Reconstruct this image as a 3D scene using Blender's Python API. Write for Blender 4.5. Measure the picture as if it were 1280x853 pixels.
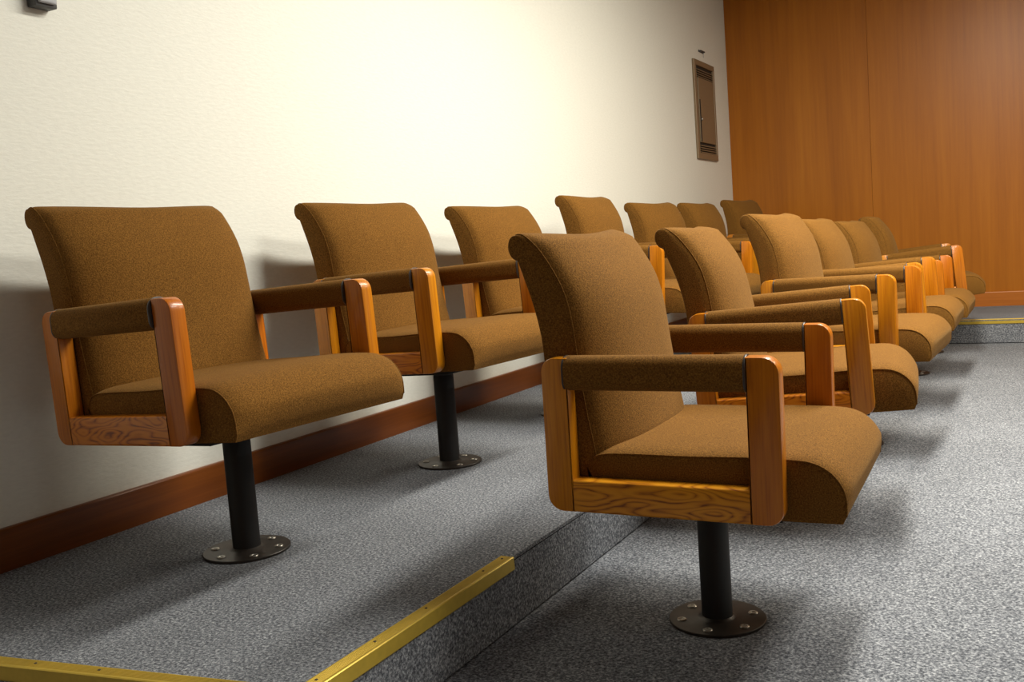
import bpy, bmesh, math, random
from mathutils import Vector, Matrix
random.seed(7)
for o in list(bpy.data.objects):
    bpy.data.objects.remove(o)
S = bpy.context.scene
COL = S.collection

# ------------------------------------------------------------------ camera
cam_d = bpy.data.cameras.new('camera')
cam_d.sensor_width = 36.0
cam_d.lens = 33.825
cam_d.clip_start = 0.05
cam = bpy.data.objects.new('camera', cam_d)
COL.objects.link(cam)
R_ = Vector((0.8766234378, 0.4756676896, -0.0726057670))
U_ = Vector((0.0176321997, 0.1190355640, 0.9927334184))
F_ = Vector((-0.4808538799, 0.8715335815, -0.0959622977))
m = Matrix.Identity(4)
for i in range(3):
    m[i][0] = R_[i]; m[i][1] = U_[i]; m[i][2] = -F_[i]
m.translation = Vector((2.1956, 0.0, 0.6835))
cam.matrix_world = m
S.camera = cam

# ------------------------------------------------------------------ light
S.view_settings.view_transform = 'Standard'
S.view_settings.look = 'None'
S.view_settings.gamma = 1
S.view_settings.use_curve_mapping = False
S.view_settings.exposure = 0.0
w = bpy.data.worlds.new('world'); S.world = w
w.use_nodes = True
w.node_tree.nodes['Background'].inputs[0].default_value = (0.8, 0.88, 1.0, 1)
w.node_tree.nodes['Background'].inputs[1].default_value = 0.05
STEP = 0.153       # platform height above the lower floor
CEIL = 2.65

def area(name, loc, sx, sy, power, color):
    d = bpy.data.lights.new(name, 'AREA')
    d.shape = 'RECTANGLE'; d.size = sx; d.size_y = sy
    d.energy = power; d.color = color
    o = bpy.data.objects.new(name, d)
    o.location = loc
    COL.objects.link(o)
    return o
COOL = (0.96, 0.99, 1.0); NEUT = (1.0, 0.965, 0.86); WARM = (1.0, 0.86, 0.66)
# a run of ceiling fluorescents above the front row, a second run out in the room; the weak cool one is added fill
for x, y, wx, ly, pw, c in ((2.05, 3.1, 0.3, 1.4, 98, NEUT), (2.05, 4.5, 0.3, 1.2, 88, (1.0, 0.93, 0.78)),
                            (3.2, 2.8, 0.6, 1.2, 72, NEUT), (3.8, 5.5, 0.9, 1.2, 60, WARM), (3.0, 0.2, 1.2, 0.6, 5, COOL)):
    area('ceiling_lamp_or_fill', (x, y, CEIL - 0.03), wx, ly, pw, c)

# ------------------------------------------------------------------ materials
def mat(name, rough=0.5, spec=0.5):
    mt = bpy.data.materials.new(name); mt.use_nodes = True
    b = mt.node_tree.nodes['Principled BSDF']
    b.inputs['Roughness'].default_value = rough
    b.inputs['Specular IOR Level'].default_value = spec
    return mt, mt.node_tree.nodes, mt.node_tree.links, b
def N(ns, t, **kw):
    n = ns.new(t)
    for k, v in kw.items():
        if k in n.inputs: n.inputs[k].default_value = v
        else: setattr(n, k, v)
    return n
def ramp(ns, pts):
    r = ns.new('ShaderNodeValToRGB'); e = r.color_ramp.elements
    e[0].position, e[0].color = pts[0][0], (*pts[0][1], 1)
    e[1].position, e[1].color = pts[-1][0], (*pts[-1][1], 1)
    for p, c in pts[1:-1]:
        k = e.new(p); k.color = (*c, 1)
    return r
def coords(ns, ls, scale, rand=False):
    tc = ns.new('ShaderNodeTexCoord'); mp = ns.new('ShaderNodeMapping')
    mp.inputs['Scale'].default_value = scale
    ls.new(tc.outputs['Object'], mp.inputs['Vector'])
    if rand:
        oi = ns.new('ShaderNodeObjectInfo')
        mu = ns.new('ShaderNodeMath'); mu.operation = 'MULTIPLY'; mu.inputs[1].default_value = 37.0
        ls.new(oi.outputs['Random'], mu.inputs[0])
        cb = ns.new('ShaderNodeCombineXYZ')
        for k in range(3): ls.new(mu.outputs[0], cb.inputs[k])
        ls.new(cb.outputs[0], mp.inputs['Location'])
    return mp
def bump(ns, ls, b, src, strength, dist):
    bp = N(ns, 'ShaderNodeBump', Strength=strength, Distance=dist)
    ls.new(src, bp.inputs['Height']); ls.new(bp.outputs[0], b.inputs['Normal'])

def fabric():
    mt, ns, ls, b = mat('brown_wool_fabric', 0.95, 0.15)
    mp = coords(ns, ls, (1, 1, 1), True)
    n1 = N(ns, 'ShaderNodeTexNoise', Scale=400.0, Detail=2.0, Roughness=0.6)
    n2 = N(ns, 'ShaderNodeTexNoise', Scale=14.0, Detail=3.0)
    ls.new(mp.outputs[0], n1.inputs['Vector']); ls.new(mp.outputs[0], n2.inputs['Vector'])
    r = ramp(ns, [(0.28, (0.072, 0.030, 0.0045)), (0.5, (0.150, 0.065, 0.0100)), (0.72, (0.250, 0.116, 0.020))])
    ls.new(n1.outputs[0], r.inputs[0])
    r2 = ramp(ns, [(0.3, (0.96, 0.96, 0.96)), (0.7, (1.03, 1.03, 1.03))])
    ls.new(n2.outputs[0], r2.inputs[0])
    mx = ns.new('ShaderNodeMix'); mx.data_type = 'RGBA'; mx.blend_type = 'MULTIPLY'; mx.inputs[0].default_value = 1
    ls.new(r.outputs[0], mx.inputs[6]); ls.new(r2.outputs[0], mx.inputs[7])
    ls.new(mx.outputs[2], b.inputs['Base Color'])
    b.inputs['Sheen Weight'].default_value = 0.08
    b.inputs['Sheen Roughness'].default_value = 0.5
    b.inputs['Sheen Tint'].default_value = (0.9, 0.6, 0.25, 1)
    bump(ns, ls, b, n1.outputs[0], 0.35, 0.002)
    return mt
def oak(name, scale, wave=0.0):
    mt, ns, ls, b = mat(name, 0.36, 0.3)
    b.inputs['Coat Weight'].default_value = 0.25
    b.inputs['Coat Roughness'].default_value = 0.15
    mp = coords(ns, ls, scale, True)
    n1 = N(ns, 'ShaderNodeTexNoise', Scale=1.0, Detail=4.0, Roughness=0.5, Distortion=0.2)
    ls.new(mp.outputs[0], n1.inputs['Vector'])
    src = n1.outputs[0]
    if wave:
        mp2 = coords(ns, ls, (5.5, 3.0, 22.0), True)
        n2 = N(ns, 'ShaderNodeTexNoise', Scale=1.0, Detail=1.5, Roughness=0.5)
        ls.new(mp2.outputs[0], n2.inputs['Vector'])
        ml = N(ns, 'ShaderNodeMath', operation='MULTIPLY'); ml.inputs[1].default_value = 13.0
        fr = N(ns, 'ShaderNodeMath', operation='PINGPONG'); fr.inputs[1].default_value = 0.5
        ls.new(n2.outputs[0], ml.inputs[0]); ls.new(ml.outputs[0], fr.inputs[0])
        sm = N(ns, 'ShaderNodeMath', operation='MULTIPLY_ADD'); sm.inputs[1].default_value = wave
        ls.new(fr.outputs[0], sm.inputs[0])
        sc = N(ns, 'ShaderNodeMath', operation='MULTIPLY'); sc.inputs[1].default_value = 0.62
        ls.new(n1.outputs[0], sc.inputs[0]); ls.new(sc.outputs[0], sm.inputs[2])
        src = sm.outputs[0]
    r = ramp(ns, [(0.27, (0.22, 0.062, 0.003)), (0.40, (0.52, 0.185, 0.006)), (0.60, (0.66, 0.270, 0.011))] if wave else
             [(0.25, (0.37, 0.112, 0.003)), (0.45, (0.50, 0.168, 0.0045)), (0.70, (0.58, 0.212, 0.006))])
    ls.new(src, r.inputs[0])
    oi = ns.new('ShaderNodeObjectInfo')
    r2 = ramp(ns, [(0.0, (0.80, 0.60, 0.6)), (0.5, (0.92, 0.84, 0.85)), (1.0, (1.02, 1.10, 1.0))])
    ls.new(oi.outputs['Random'], r2.inputs[0])
    mx = ns.new('ShaderNodeMix'); mx.data_type = 'RGBA'; mx.blend_type = 'MULTIPLY'; mx.inputs[0].default_value = 1
    ls.new(r.outputs[0], mx.inputs[6]); ls.new(r2.outputs[0], mx.inputs[7])
    ls.new(mx.outputs[2], b.inputs['Base Color'])
    bump(ns, ls, b, n1.outputs[0], 0.08, 0.001)
    return mt
def carpet():
    mt, ns, ls, b = mat('grey_speckled_carpet', 1.0, 0.05)
    mp = coords(ns, ls, (1, 1, 1))
    n1 = N(ns, 'ShaderNodeTexNoise', Scale=165.0, Detail=3.0, Roughness=0.75)
    n2 = N(ns, 'ShaderNodeTexNoise', Scale=3.0, Detail=3.0)
    vo = N(ns, 'ShaderNodeTexVoronoi', Scale=200.0)
    for n in (n1, n2, vo): ls.new(mp.outputs[0], n.inputs['Vector'])
    r = ramp(ns, [(0.34, (0.050, 0.054, 0.064)), (0.5, (0.170, 0.180, 0.203)), (0.66, (0.40, 0.415, 0.445))])
    ls.new(n1.outputs[0], r.inputs[0])
    r2 = ramp(ns, [(0.3, (0.9, 0.9, 0.9)), (0.7, (1.08, 1.08, 1.08))])
    ls.new(n2.outputs[0], r2.inputs[0])
    mx = ns.new('ShaderNodeMix'); mx.data_type = 'RGBA'; mx.blend_type = 'MULTIPLY'; mx.inputs[0].default_value = 1
    ls.new(r.outputs[0], mx.inputs[6]); ls.new(r2.outputs[0], mx.inputs[7])
    r3 = ramp(ns, [(0.0, (0.7, 0.7, 0.72)), (1.0, (1.25, 1.25, 1.22))])
    ls.new(vo.outputs['Color'], r3.inputs[0])
    mx2 = ns.new('ShaderNodeMix'); mx2.data_type = 'RGBA'; mx2.blend_type = 'MULTIPLY'; mx2.inputs[0].default_value = 1
    ls.new(mx.outputs[2], mx2.inputs[6]); ls.new(r3.outputs[0], mx2.inputs[7])
    ls.new(mx2.outputs[2], b.inputs['Base Color'])
    bump(ns, ls, b, n1.outputs[0], 0.6, 0.004)
    return mt
def paint(name, col, scale=(1, 18, 60), strength=0.25):
    mt, ns, ls, b = mat(name, 0.55, 0.25)
    mp = coords(ns, ls, scale)
    n1 = N(ns, 'ShaderNodeTexNoise', Scale=2.2, Detail=4.0, Roughness=0.6)
    ls.new(mp.outputs[0], n1.inputs['Vector'])
    r = ramp(ns, [(0.25, tuple(c * 0.95 for c in col)), (0.75, tuple(min(1, c * 1.03) for c in col))])
    ls.new(n1.outputs[0], r.inputs[0]); ls.new(r.outputs[0], b.inputs['Base Color'])
    bump(ns, ls, b, n1.outputs[0], strength, 0.004)
    return mt
def veneer(name, scale, c0, c1, c2, rough=0.38, broad=(3, 3, 0.15)):
    mt, ns, ls, b = mat(name, rough, 0.4)
    mp = coords(ns, ls, scale)
    n1 = N(ns, 'ShaderNodeTexNoise', Scale=1.0, Detail=7.0, Roughness=0.7)
    ls.new(mp.outputs[0], n1.inputs['Vector'])
    mp2 = coords(ns, ls, broad)
    n2 = N(ns, 'ShaderNodeTexNoise', Scale=1.6, Detail=3.0, Roughness=0.6)
    ls.new(mp2.outputs[0], n2.inputs['Vector'])
    a = N(ns, 'ShaderNodeMix'); a.data_type = 'FLOAT'; a.inputs[0].default_value = 0.55
    ls.new(n1.outputs[0], a.inputs[2]); ls.new(n2.outputs[0], a.inputs[3])
    r = ramp(ns, [(0.3, c0), (0.5, c1), (0.7, c2)])
    ls.new(a.outputs[0], r.inputs[0]); ls.new(r.outputs[0], b.inputs['Base Color'])
    bump(ns, ls, b, n1.outputs[0], 0.05, 0.001)
    return mt
def plain(name, col, rough=0.5, metal=0.0, noise=0.12, nscale=60.0):
    mt, ns, ls, b = mat(name, rough, 0.5)
    b.inputs['Metallic'].default_value = metal
    mp = coords(ns, ls, (1, 1, 1))
    n1 = N(ns, 'ShaderNodeTexNoise', Scale=nscale, Detail=4.0)
    ls.new(mp.outputs[0], n1.inputs['Vector'])
    r = ramp(ns, [(0.3, tuple(c * (1 - noise) for c in col)), (0.7, tuple(c * (1 + noise) for c in col))])
    ls.new(n1.outputs[0], r.inputs[0]); ls.new(r.outputs[0], b.inputs['Base Color'])
    return mt
M = dict(
    fabric=fabric(),
    post=oak('oak_upright_grain', (190, 190, 7)),
    rail=oak('oak_flame_grain', (7, 60, 130), 0.75),
    carpet=carpet(),
    wall=paint('cream_wall_covering', (0.77, 0.770, 0.705)),
    ceil=paint('ceiling_paint', (0.55, 0.55, 0.53), (8, 8, 8)),
    panel=veneer('orange_wood_veneer', (45, 45, 1.6), (0.28, 0.082, 0.002), (0.38, 0.120, 0.003), (0.46, 0.158, 0.006)),
    skirt=veneer('red_brown_wood_skirting', (60, 2.0, 90), (0.085, 0.020, 0.003), (0.145, 0.038, 0.005), (0.21, 0.060, 0.008), 0.3, (3, 0.5, 6)),
    skirt2=veneer('orange_wood_skirting', (2.0, 60, 90), (0.30, 0.09, 0.012), (0.42, 0.13, 0.018), (0.50, 0.17, 0.025), 0.35, (0.5, 3, 6)),
    gold=plain('gold_anodised_aluminium', (0.60, 0.42, 0.06), 0.38, 0.45, 0.06),
    black=plain('black_painted_steel', (0.003, 0.003, 0.0035), 0.6),
    flange=plain('dark_bronze_steel', (0.030, 0.024, 0.020), 0.42, 0.3, 0.35, 30),
    screw=plain('zinc_screw', (0.40, 0.38, 0.34), 0.35, 0.8),
    leather=plain('dark_vinyl_trim', (0.035, 0.028, 0.024), 0.35),
    under=plain('black_dust_cover', (0.010, 0.009, 0.008), 0.9),
    taupe=plain('taupe_enamel', (0.235, 0.165, 0.095), 0.4, 0.2, 0.06),
    dark=plain('painted_opening_shade', (0.02, 0.015, 0.010), 0.8),
    grey=plain('grey_plastic', (0.42, 0.43, 0.46), 0.45),
    dgrey=plain('dark_grey_plastic', (0.05, 0.05, 0.052), 0.5),
)

# ------------------------------------------------------------------ helpers
def obj(name, bm, m, parent=None, smooth=False, angle=None):
    me = bpy.data.meshes.new(name)
    bmesh.ops.recalc_face_normals(bm, faces=bm.faces)
    bm.to_mesh(me); bm.free()
    ms = m if isinstance(m, (list, tuple)) else [m]
    for k in ms: me.materials.append(k)
    o = bpy.data.objects.new(name, me)
    COL.objects.link(o)
    if parent: o.parent = parent
    if smooth:
        for p in me.polygons: p.use_smooth = True
        if angle:
            me.set_sharp_from_angle(angle=math.radians(angle))
    return o
def box(bm, a, b, bev=0.0, seg=2):
    r = bmesh.ops.create_cube(bm, size=1.0)
    vs = r['verts']
    for v in vs:
        v.co = Vector([a[i] + (v.co[i] + 0.5) * (b[i] - a[i]) for i in range(3)])
    if bev:
        es = list({e for v in vs for e in v.link_edges})
        bmesh.ops.bevel(bm, geom=es, offset=bev, segments=seg, affect='EDGES', profile=0.5)
def cyl(bm, c, r, z0, z1, seg=48, r2=None):
    ret = bmesh.ops.create_cone(bm, cap_ends=True, segments=seg, radius1=r, radius2=r2 or r, depth=z1 - z0)
    for v in ret['verts']: v.co += Vector((c[0], c[1], (z0 + z1) / 2))
def lathe(bm, prof, seg=48, c=(0, 0)):
    rings = []
    for r, z in prof:
        rings.append([bm.verts.new((c[0] + r * math.cos(2 * math.pi * k / seg), c[1] + r * math.sin(2 * math.pi * k / seg), z)) for k in range(seg)])
    for a, b in zip(rings, rings[1:]):
        for k in range(seg):
            bm.faces.new((a[k], a[(k + 1) % seg], b[(k + 1) % seg], b[k]))
    bm.faces.new(rings[0][::-1]); bm.faces.new(rings[-1])
def prism(bm, pts, axis, a, b, inset=0.0):
    """closed 2-D outline swept along an axis ('x','y','z'); inset rounds both rims"""
    def put(p, t):
        if axis == 'y': return (p[0], t, p[1])
        if axis == 'x': return (t, p[0], p[1])
        return (p[0], p[1], t)
    n = len(pts)
    def off(d):
        out = []
        ar = sum(pts[i][0] * pts[(i + 1) % n][1] - pts[(i + 1) % n][0] * pts[i][1] for i in range(n))
        sg = 1 if ar > 0 else -1
        for i in range(n):
            p0, p1, p2 = Vector(pts[i - 1]), Vector(pts[i]), Vector(pts[(i + 1) % n])
            n1 = Vector((-(p1 - p0).y, (p1 - p0).x)).normalized(); n2 = Vector((-(p2 - p1).y, (p2 - p1).x)).normalized()
            nn = (n1 + n2)
            nn = nn / max(0.5, nn.length_squared / 2)
            out.append(p1 + nn * d * sg)
        return out
    secs = [(a, 0.0), (b, 0.0)]
    if inset:
        k = inset; s = 0.29 * k
        secs = [(a, k), (a + s, s), (a + k, 0), (b - k, 0), (b - s, s), (b, k)]
    rings = [[bm.verts.new(put(q, t)) for q in off(d)] for t, d in secs]
    for r0, r1 in zip(rings, rings[1:]):
        for i in range(n):
            bm.faces.new((r0[i], r0[(i + 1) % n], r1[(i + 1) % n], r1[i]))
    bm.faces.new(rings[0][::-1]); bm.faces.new(rings[-1])
def arc_corner(c, r, a0, a1, n=6):
    return [(c[0] + r * math.cos(a0 + (a1 - a0) * k / n), c[1] + r * math.sin(a0 + (a1 - a0) * k / n)) for k in range(n + 1)]
def rrect(x0, y0, x1, y1, rbl, rbr, rtr, rtl, n=6):
    H = math.pi / 2
    P = []
    for (cx, cy, r, a) in ((x0, y0, rbl, 2 * H), (x1, y0, rbr, 3 * H), (x1, y1, rtr, 0), (x0, y1, rtl, H)):
        if r <= 0: P.append((cx, cy)); continue
        c = (cx + (r if cx == x0 else -r), cy + (r if cy == y0 else -r))
        P += arc_corner(c, r, a, a + H, n)
    return P
def tube(bm, pts, r, seg=8):
    pts = [Vector(p) for p in pts]
    rings = []
    for i, p in enumerate(pts):
        d = (pts[min(i + 1, len(pts) - 1)] - pts[max(i - 1, 0)]).normalized()
        ref = Vector((0, 1, 0)) if abs(d.y) < 0.9 else Vector((1, 0, 0))
        a = d.cross(ref).normalized(); b = d.cross(a).normalized()
        rings.append([bm.verts.new(p + r * (math.cos(2 * math.pi * k / seg) * a + math.sin(2 * math.pi * k / seg) * b)) for k in range(seg)])
    for r0, r1 in zip(rings, rings[1:]):
        for k in range(seg): bm.faces.new((r0[k], r0[(k + 1) % seg], r1[(k + 1) % seg], r1[k]))
    bm.faces.new(rings[0][::-1]); bm.faces.new(rings[-1])
def smooth_path(pts, n=5):
    """Catmull-Rom through 2-D points"""
    out = []
    P = [Vector(p) for p in pts]
    for i in range(len(P) - 1):
        p0 = P[max(i - 1, 0)]; p1 = P[i]; p2 = P[i + 1]; p3 = P[min(i + 2, len(P) - 1)]
        for k in range(n):
            t = k / n
            out.append(0.5 * ((2 * p1) + (p2 - p0) * t + (2 * p0 - 5 * p1 + 4 * p2 - p3) * t * t + (3 * p1 - p0 - 3 * p2 + p3) * t ** 3))
    out.append(P[-1])
    return out
def thing(name, label, cat, loc=(0, 0, 0), rotz=0, group=None):
    o = bpy.data.objects.new(name, None); COL.objects.link(o)
    o.empty_display_size = 0.1
    o.location = loc; o.rotation_euler = (0, 0, rotz)
    o['label'] = label; o['category'] = cat
    if group: o['group'] = group
    return o
def struct(name, bm, m, **kw):
    o = obj(name, bm, m, **kw); o['kind'] = 'structure'; return o

# ------------------------------------------------------------------ setting
YB = 7.917; YS = 6.886; XS = 1.162
XR = 6.5; YN = -2.5
ZL = -STEP
bm = bmesh.new(); box(bm, (-0.1, YN, ZL - 0.05), (XR, YS + 0.2, ZL)); struct('floor', bm, M['carpet'])
bm = bmesh.new()
plat = [(0, 0.985 - 0.075), (XS, 1.112 - 0.02)]
# outline of the raised floor (near edge slightly askew, wraps round in front of the wood wall)
yn0, yn1 = 0.925, 1.100
out = [(0, yn0), (XS, yn1), (XS, YS), (XR, YS), (XR, YB), (0, YB)]
n = len(out)
r0 = [bm.verts.new((x, y, ZL + 0.005)) for x, y in out]
r1 = [bm.verts.new((x, y, 0)) for x, y in out]
for i in range(n): bm.faces.new((r0[i], r0[(i + 1) % n], r1[(i + 1) % n], r1[i]))
bm.faces.new(r1); bm.faces.new(r0[::-1])
es = [e for e in bm.edges if all(v.co.z > -0.001 for v in e.verts) and any(v in (r1[0], r1[1], r1[2], r1[3]) for v in e.verts) and all(v in r1[:4] for v in e.verts)]
bmesh.ops.bevel(bm, geom=es, offset=0.007, segments=3, affect='EDGES')
struct('floor_platform', bm, M['carpet'], smooth=True, angle=40)

bm = bmesh.new(); box(bm, (-0.1, YN, ZL - 0.05), (0, YB + 0.1, CEIL)); struct('wall_left', bm, M['wall'])
bm = bmesh.new()
# wood veneer panels with fine shadow joints
edges = [0.0, 1.085, 2.30, 3.52, 4.74, 5.96, XR]
for a, b_ in zip(edges, edges[1:]):
    box(bm, (a + 0.0006, YB, ZL), (b_ - 0.0006, YB + 0.02, CEIL), 0.0008, 1)
box(bm, (0, YB + 0.019, ZL), (XR, YB + 0.1, CEIL))
struct('wall_back', bm, M['panel'])
bm = bmesh.new(); box(bm, (XR, YN, ZL - 0.05), (XR + 0.1, YB + 0.1, CEIL)); struct('wall_right', bm, M['wall'])
bm = bmesh.new(); box(bm, (-0.1, YN - 0.1, ZL - 0.05), (XR + 0.1, YN, CEIL)); struct('wall_front', bm, M['panel'])
bm = bmesh.new(); box(bm, (-0.1, YN - 0.1, CEIL), (XR + 0.1, YB + 0.1, CEIL + 0.1)); struct('ceiling', bm, M['ceil'])
def skirting(name, mt, axis, a, b_, h, z0=0.0):
    bm = bmesh.new()
    prof = [(0, 0), (0.014, 0), (0.014, h - 0.005), (0.0125, h - 0.0015), (0.009, h), (0, h)]
    if axis == 'y': prism(bm, [(x + 0.0, z + z0) for x, z in prof], 'y', a, b_)
    else: prism(bm, [(YB - x, z + z0) for x, z in prof], 'x', a, b_)
    return struct(name, bm, mt)
skirting('baseboard_left', M['skirt'], 'y', yn0, YB - 0.014, 0.1037)
skirting('baseboard_back', M['skirt2'], 'x', 0.0, XR, 0.106)

# ------------------------------------------------------------------ stair nosings
def nosing(label, p0, p1, out_dir, group='gold stair nosings', screws=()):
    """brass coloured L-section along the platform edge from p0 to p1"""
    p0 = Vector((*p0, 0)); p1 = Vector((*p1, 0)); L = (p1 - p0).length
    d = (p1 - p0) / L
    ang = math.atan2(d.y, d.x)
    t = thing('stair_nosing', label, 'stair nosing', p0, ang, group)
    s = 1 if d.cross(Vector((*out_dir, 0))).z > 0 else -1
    bm = bmesh.new()
    # section in (v,z): v positive outwards from the edge line; top plate with fine ribs
    W = 0.030; T = 0.0035
    prof = [(-W, 0.0005), (-W + 0.0015, T)]
    k = -W + 0.004
    while k < -0.004:
        prof += [(k, T), (k + 0.0006, T - 0.0009), (k + 0.0014, T - 0.0009), (k + 0.002, T)]
        k += 0.0034
    prof += [(0.002, T), (0.0038, T - 0.0015), (0.0042, -0.024), (0.0032, -0.026), (0.0006, -0.026), (0.0006, 0.0005)]
    prism(bm, [(v * s, z) for v, z in prof], 'x', 0, L)
    obj('nosing_strip', bm, M['gold'], t)
    for q in screws:
        bm = bmesh.new()
        lathe(bm, [(0.0030, T - 0.0008), (0.0030, T + 0.0002), (0.0022, T + 0.0008), (0.0009, T + 0.0002), (0.0004, T - 0.0004)], 14, (q, -s * W * 0.55))
        obj('screw', bm, M['flange'], t, True, 40)
    return t
e0 = Vector((0, yn0)); e1 = Vector((XS, yn1))
nosing('gold metal nosing strip running along the step edge towards the nearest front chair',
       (XS, yn1 + 0.002), (XS, 1.803), (1, 0), screws=(0.055, 0.215, 0.38, 0.60, 0.683))
nosing('gold metal nosing strip across the lower left corner of the floor',
       (0.01, yn0 + 0.0015), (XS, yn1), (0.15, -1), screws=(0.25, 0.60, 0.745, 1.0))
nosing('thin yellow gold nosing strip on the far step in front of the wood wall',
       (XS + 0.01, YS), (XR, YS), (0, -1), screws=())

# ------------------------------------------------------------------ chair
ZP = 0.34           # tilt pivot height; every upper part keeps its origin there
WB = 0.262
def shift(bm, dz=-ZP):
    for v in bm.verts: v.co.z += dz
seam = smooth_path([(-0.300, 0.8735), (-0.289, 0.8715), (-0.273, 0.860), (-0.253, 0.838), (-0.227, 0.800), (-0.207, 0.760), (-0.195, 0.715),
                    (-0.189, 0.665), (-0.183, 0.60), (-0.172, 0.52), (-0.158, 0.44), (-0.150, 0.375)], 4)
rear = smooth_path([(-0.215, 0.350), (-0.246, 0.385), (-0.252, 0.46), (-0.254, 0.55), (-0.256, 0.64), (-0.262, 0.69), (-0.274, 0.74), (-0.290, 0.788), (-0.3005, 0.8185)], 3)
roll = smooth_path([(-0.3025, 0.8215), (-0.3125, 0.826), (-0.3195, 0.838), (-0.3205, 0.852), (-0.316, 0.865), (-0.308, 0.8722), (-0.300, 0.8735)], 4)
NF = len(seam)
def back_section(v, inset=0.0):
    q = abs(v) / WB
    bulge = 0.056 * max(0.0, 1 - q ** 2.5) ** 0.6
    sad = 0.024 * (q * q - 0.5)
    pts = []
    full = list(seam[:-1]) + [seam[-1]] + list(rear) + list(roll[:-1])
    m_ = len(full)
    for i, p in enumerate(full):
        a = full[i - 1]; b = full[(i + 1) % m_]
        t = (b - a).normalized(); nrm = Vector((-t.y, t.x))     # outward for clockwise outline
        off = -inset * (min(1.0, max(0.3, (i - 2) / 10)) if i < NF else 0.3)
        if i < NF:
            f = min(1, i / 12) * (1 if i < NF - 4 else 0.8)
            low = max(0.0, min(1.0, (0.80 - p.y) / 0.2))
            off += bulge * (0.03 + 0.97 * f ** 1.3) * (1.16 + 0.16 * low)
        h = max(0, min(1, (p.y - 0.6) / 0.25))
        pts.append((p.x + nrm.x * off, p.y + nrm.y * off + sad * h))
    return pts
def sweep(bm, secs):
    rings = [[bm.verts.new((x, v, z)) for x, z in pts] for v, pts in secs]
    n = len(rings[0])
    for a, b in zip(rings, rings[1:]):
        for i in range(n): bm.faces.new((a[i], a[(i + 1) % n], b[(i + 1) % n], b[i]))
    f0 = bm.faces.new(rings[0][::-1]); f1 = bm.faces.new(rings[-1])
    bmesh.ops.triangulate(bm, faces=[f0, f1])
def vsamples(W, n=30):
    return [math.copysign(abs(math.sin(math.pi / 2 * (-1 + 2 * k / n))) ** 0.8, -1 + 2 * k / n) * (W - 0.0026) for k in range(n + 1)]
def make_back(t):
    bm = bmesh.new()
    RR = 0.020
    edge = [(WB - RR * (1 - math.cos(a)), RR * (1 - math.sin(a))) for a in (0.0, 0.2, 0.42, 0.68, 0.95, 1.25)]
    secs = [(-v, back_section(min(v, WB - 0.0005), i)) for v, i in edge]
    secs += [(v, back_section(v)) for v in vsamples(WB, 30) if abs(v) < WB - RR]
    secs += [(v, back_section(min(v, WB - 0.0005), i)) for v, i in reversed(edge)]
    sweep(bm, secs); shift(bm)
    o = obj('backrest', bm, M['fabric'], t, True, 60)
    for s in (-1, 1):
        bm = bmesh.new()
        tube(bm, [(p[0], s * (WB - 0.0050), p[1]) for p in [Vector(q) for q in back_section(WB - 0.005, 0.0075)[:NF]]], 0.0017)
        shift(bm); obj('piping', bm, M['fabric'], o, True)
    return o
seat_top = smooth_path([(-0.170, 0.405), (-0.160, 0.429), (-0.130, 0.440), (-0.05, 0.442), (0.034, 0.442), (0.14, 0.4445), (0.212, 0.444), (0.256, 0.4405),
                        (0.284, 0.428), (0.303, 0.407), (0.314, 0.380), (0.3165, 0.350)], 4)
seat_bot = smooth_path([(0.310, 0.336), (0.20, 0.334), (0.0, 0.334), (-0.15, 0.336), (-0.170, 0.350)], 3)
NS = len(seat_top)
def seat_section(v, inset=0.0):
    q = abs(v) / WB
    e = min(1.0, (1 - q) * WB / 0.05)
    bulge = 0.013 * math.sqrt(max(0.0, 1 - (1 - e) ** 2)) + 0.009 * (1 - q * q)
    full = list(seat_top) + list(seat_bot)
    m_ = len(full); pts = []
    for i, p in enumerate(full):
        a = full[i - 1]; b = full[(i + 1) % m_]
        t = (b - a).normalized(); nrm = Vector((-t.y, t.x))
        off = -inset
        if i < NS:
            off += bulge * min(1, i / 5) * min(1, (NS - 1 - i) / 6)
        pts.append((p.x + nrm.x * off, p.y + nrm.y * off))
    return pts
def make_seat(t):
    bm = bmesh.new()
    secs = [(-WB, seat_section(WB, 0.006)), (-WB + 0.0012, seat_section(WB, 0.003))]
    secs += [(v, seat_section(v)) for v in vsamples(WB)]
    secs += [(WB - 0.0012, seat_section(WB, 0.003)), (WB, seat_section(WB, 0.006))]
    sweep(bm, secs); shift(bm)
    o = obj('seat_cushion', bm, M['fabric'], t, True, 60)
    for s in (-1, 1):
        bm = bmesh.new()
        pp = [Vector(q) for q in seat_section(WB - 0.003, 0.0004)[2:NS]]
        tube(bm, [(p.x, s * (WB - 0.0022), p.y) for p in pp], 0.0017)
        shift(bm); obj('piping', bm, M['fabric'], o, True)
    bm = bmesh.new()
    box(bm, (-0.19, -0.235, 0.322), (0.20, 0.235, 0.336), 0.003)
    shift(bm); d = obj('dust_cover', bm, M['under'], o)
    return o
UF, UR, ZB, ZT, PW, RH = 0.217, -0.243, 0.335, 0.640, 0.060, 0.064
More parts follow.
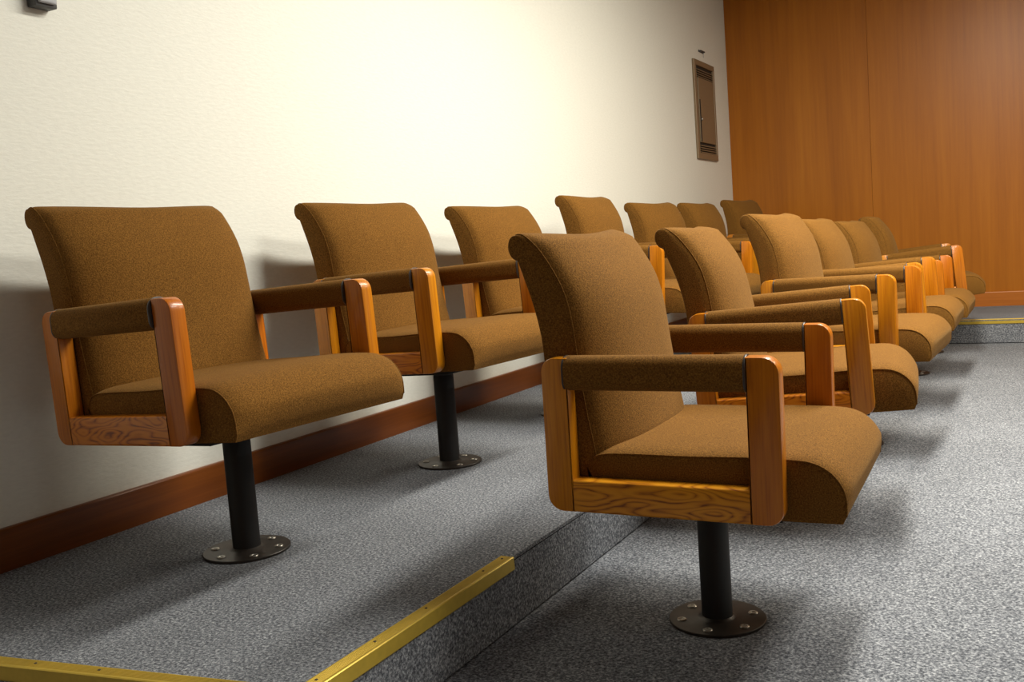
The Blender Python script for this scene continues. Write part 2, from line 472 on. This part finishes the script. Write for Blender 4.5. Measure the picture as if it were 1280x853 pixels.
def make_side(t, s):
    v0, v1 = sorted((s * 0.264, s * 0.301))
    for k in (0, 1):
        bm = bmesh.new()
        if k: pts = rrect(UF - PW, ZB, UF, ZT, 0.001, 0.030, 0.030, 0.001)
        else: pts = rrect(UR, ZB, UR + PW - 0.004, ZT, 0.032, 0.001, 0.001, 0.028)
        prism(bm, pts, 'y', v0, v1, 0.0035)
        shift(bm); obj('arm_post', bm, M['post'], t, True, 35)
    bm = bmesh.new()
    prism(bm, rrect(v0, ZB, v1, ZB + RH, 0.005, 0.005, 0.005, 0.005, 3), 'x', UR + PW - 0.0042, UF - PW + 0.0002)
    shift(bm); obj('arm_rail', bm, M['rail'], t, True, 35)
    bm = bmesh.new()
    vc = s * 0.2825
    a, b = UR + PW - 0.012, UF - PW + 0.001
    pts = rrect(vc - 0.0265, 0.5755, vc + 0.0265, 0.6430, 0.021, 0.021, 0.0245, 0.0245, 8)
    prism(bm, pts, 'x', a, b, 0.003)
    shift(bm); o = obj('arm_pad', bm, M['fabric'], t, True, 40)
    for c in (a - 0.0008, b - 0.0032):
        bm = bmesh.new()
        pts = rrect(vc - 0.0270, 0.5750, vc + 0.0270, 0.6435, 0.021, 0.021, 0.0245, 0.0245, 8)
        prism(bm, pts, 'x', c, c + 0.0040, 0.001)
        shift(bm); obj('end_trim', bm, M['leather'], o, True, 40)
def make_chair():
    t = thing('jury_chair', '', 'chair')
    make_seat(t); make_back(t)
    make_side(t, -1); make_side(t, 1)
    bm = bmesh.new()
    box(bm, (-0.085, -0.085, 0.304), (0.085, 0.085, 0.324), 0.003)
    cyl(bm, (0, 0), 0.0305, 0.25, 0.306, 40)
    shift(bm); obj('swivel_plate', bm, M['black'], t, True, 35)
    bm = bmesh.new(); lathe(bm, [(0.033, 0.004), (0.033, 0.290), (0.0322, 0.2915)], 56)
    p = obj('pole', bm, M['black'], t, True, 35); p['fixed'] = 1
    bm = bmesh.new()
    lathe(bm, [(0.1035, 0.0), (0.1040, 0.001), (0.1040, 0.0055), (0.1030, 0.0065), (0.044, 0.0068), (0.038, 0.009), (0.034, 0.012)], 64)
    f = obj('floor_flange', bm, M['flange'], t, True, 35); f['fixed'] = 1
    for k in range(6):
        an = math.radians(30 + 60 * k)
        bm = bmesh.new()
        lathe(bm, [(0.0105, 0.006), (0.0105, 0.0078), (0.0090, 0.0092), (0.0060, 0.0088), (0.0052, 0.0075), (0.001, 0.0072)], 20,
              (0.079 * math.cos(an), 0.079 * math.sin(an)))
        obj('screw', bm, M['screw'], f, True, 40)
    return t
proto = make_chair()
def dup(root):
    r = root.copy(); COL.objects.link(r)
    for ch in list(root.children):
        c = ch.copy(); COL.objects.link(c); c.parent = r
        for g in ch.children:
            d = g.copy(); COL.objects.link(d); d.parent = c
    return r
WALLROW = 'brown chairs in the back row against the cream wall'
FRONTROW = 'brown chairs in the front row on the lower floor'
CH = [
 # x, y, z, swivel, tilt, height change, label, group
 (0.497, 1.673, 0.0, 0.0843, 0.0459, -0.0130,
  'leftmost brown chair with wooden arms, nearest of the row along the cream wall', WALLROW),
 (0.497, 2.601, 0.0, 0.0792, 0.0392, -0.0010,
  'second chair from the left in the wall row, its whole black pole showing', WALLROW),
 (0.497, 3.488, 0.0, 0.0718, 0.0492, -0.0053,
  'third chair of the wall row, partly hidden behind the nearest front row chair back', WALLROW),
 (0.497, 4.385, 0.0, -0.0210, -0.0416, 0.0159,
  'fourth chair of the wall row, its back rising highest above the large front chair', WALLROW),
 (0.497, 5.295, 0.0, 0.1050, -0.0358, -0.0078,
  'fifth chair of the wall row, its back showing between the two nearest front row backs', WALLROW),
 (0.497, 6.192, 0.0, 0.0209, -0.0205, 0.0003,
  'sixth chair of the wall row, just left of the farthest one in the corner', WALLROW),
 (0.497, 7.091, 0.0, 0.1167, -0.0844, 0.0088,
  'farthest chair of the wall row, its dark back against the corner with the wood wall', WALLROW),
 (1.569, 1.970, -STEP, -0.0271, -0.0089, -0.0239,
  'largest brown chair in the foreground, first of the front row, with flame grained arm rail', FRONTROW),
 (1.569, 2.866, -STEP, -0.1240, 0.0542, -0.0073,
  'second chair of the front row, right behind the large foreground chair and turned slightly away', FRONTROW),
 (1.569, 3.779, -STEP, 0.0454, 0.0062, 0.0136,
  'third chair of the front row, its broad back turned towards the camera', FRONTROW),
 (1.569, 4.668, -STEP, 0.0036, 0.0549, 0.0030,
  'fourth chair of the front row, its back squeezed between the third and the fifth', FRONTROW),
 (1.569, 5.571, -STEP, 0.0059, 0.0337, -0.0230,
  'fifth chair of the front row, next to last before the wood wall', FRONTROW),
 (1.569, 6.467, -STEP, -0.1700, 0.0851, 0.0102,
  'farthest chair of the front row, swivelled away, in front of the wood wall', FRONTROW),
]
chairs = []
for i, c in enumerate(CH):
    t = proto if i == 0 else dup(proto)
    chairs.append(t)
for t, (x, y, z, th, ti, dz, lab, grp) in zip(chairs, CH):
    t.location = (x, y, z); t.rotation_euler = (0, 0, -th)
    t['label'] = lab; t['group'] = grp; t['category'] = 'chair'
    for c in t.children:
        if 'fixed' in c.keys(): continue
        c.location = (0, 0, ZP + dz); c.rotation_euler = (0, -ti, 0)
for o in bpy.data.objects:
    if 'fixed' in o.keys(): del o['fixed']

# ------------------------------------------------------------------ wall fixtures
# recessed louvred cabinet on the cream wall
t = thing('wall_cabinet', 'tall narrow taupe metal cabinet with louvres, set in the cream wall near the wood wall', 'cabinet', (0, 7.0, 1.24))
Wc, Hc = 0.50, 0.726
bm = bmesh.new()
box(bm, (0.0, 0, 0), (0.018, 0.045, Hc), 0.003); box(bm, (0.0, Wc - 0.03, 0), (0.018, Wc, Hc), 0.003)
box(bm, (0.0, 0.04, 0), (0.018, Wc - 0.025, 0.045), 0.003); box(bm, (0.0, 0.04, Hc - 0.04), (0.018, Wc - 0.025, Hc), 0.003)
obj('cabinet_frame', bm, M['taupe'], t)
bm = bmesh.new(); box(bm, (0.0, 0.045, 0.045), (0.004, Wc - 0.03, Hc - 0.04)); obj('back_plate', bm, M['dark'], t)  # shade behind the louvres is put into this plate's dark colour
bm = bmesh.new()
box(bm, (0.002, 0.085, 0.125), (0.015, Wc - 0.034, Hc - 0.125), 0.002)
dr = obj('door', bm, M['taupe'], t)
bm = bmesh.new(); box(bm, (0.014, 0.090, 0.13), (0.017, 0.112, 0.44)); obj('pull_recess_shade', bm, M['dark'], dr)  # raised bar, the shade of a pull recess painted as its colour
bm = bmesh.new(); r = bmesh.ops.create_uvsphere(bm, u_segments=16, v_segments=10, radius=0.013)
for v in bm.verts: v.co = Vector((v.co.x * 0.7 + 0.020, v.co.y + 0.122, v.co.z + 0.295))
obj('latch', bm, M['screw'], dr, True)
for z0, z1 in ((0.050, 0.110), (Hc - 0.118, Hc - 0.045)):
    bm = bmesh.new()
    k = z0
    while k < z1 - 0.008:
        r = bmesh.ops.create_cube(bm, size=1)
        for v in r['verts']:
            y = 0.085 + (v.co.y + 0.5) * (Wc - 0.12)
            z = k + (v.co.z + 0.5) * 0.006 - v.co.x * 0.006
            v.co = Vector((0.009 + v.co.x * 0.012, y, z))
        k += 0.0165
    obj('louvre', bm, M['taupe'], t)
# small dark bracket above it
t = thing('wall_bracket', 'tiny dark bracket fixed to the cream wall just above the taupe cabinet', 'bracket', (0, 7.17, 2.038))
bm = bmesh.new(); box(bm, (0, 0, 0), (0.006, 0.125, 0.014), 0.002); box(bm, (0.004, 0.012, 0.002), (0.020, 0.113, 0.012), 0.003)
obj('bracket_plate', bm, M['dgrey'], t)
bm = bmesh.new(); tube(bm, [(0.008, 0.10, 0.004), (0.009, 0.106, -0.010), (0.007, 0.110, -0.022), (0.004, 0.112, -0.030)], 0.0018)
obj('wire', bm, M['grey'], t, True)
# grey box, cut by the top of the picture
t = thing('wall_speaker', 'small grey box high on the cream wall above the leftmost chair', 'wall box', (0, 1.612, 1.366))
bm = bmesh.new(); box(bm, (0, 0, 0), (0.034, 0.062, 0.12), 0.004); obj('housing', bm, M['dgrey'], t, True, 35)
bm = bmesh.new(); box(bm, (0.032, 0.006, 0.008), (0.044, 0.056, 0.114), 0.005, 3); obj('face_plate', bm, M['grey'], t, True, 35)
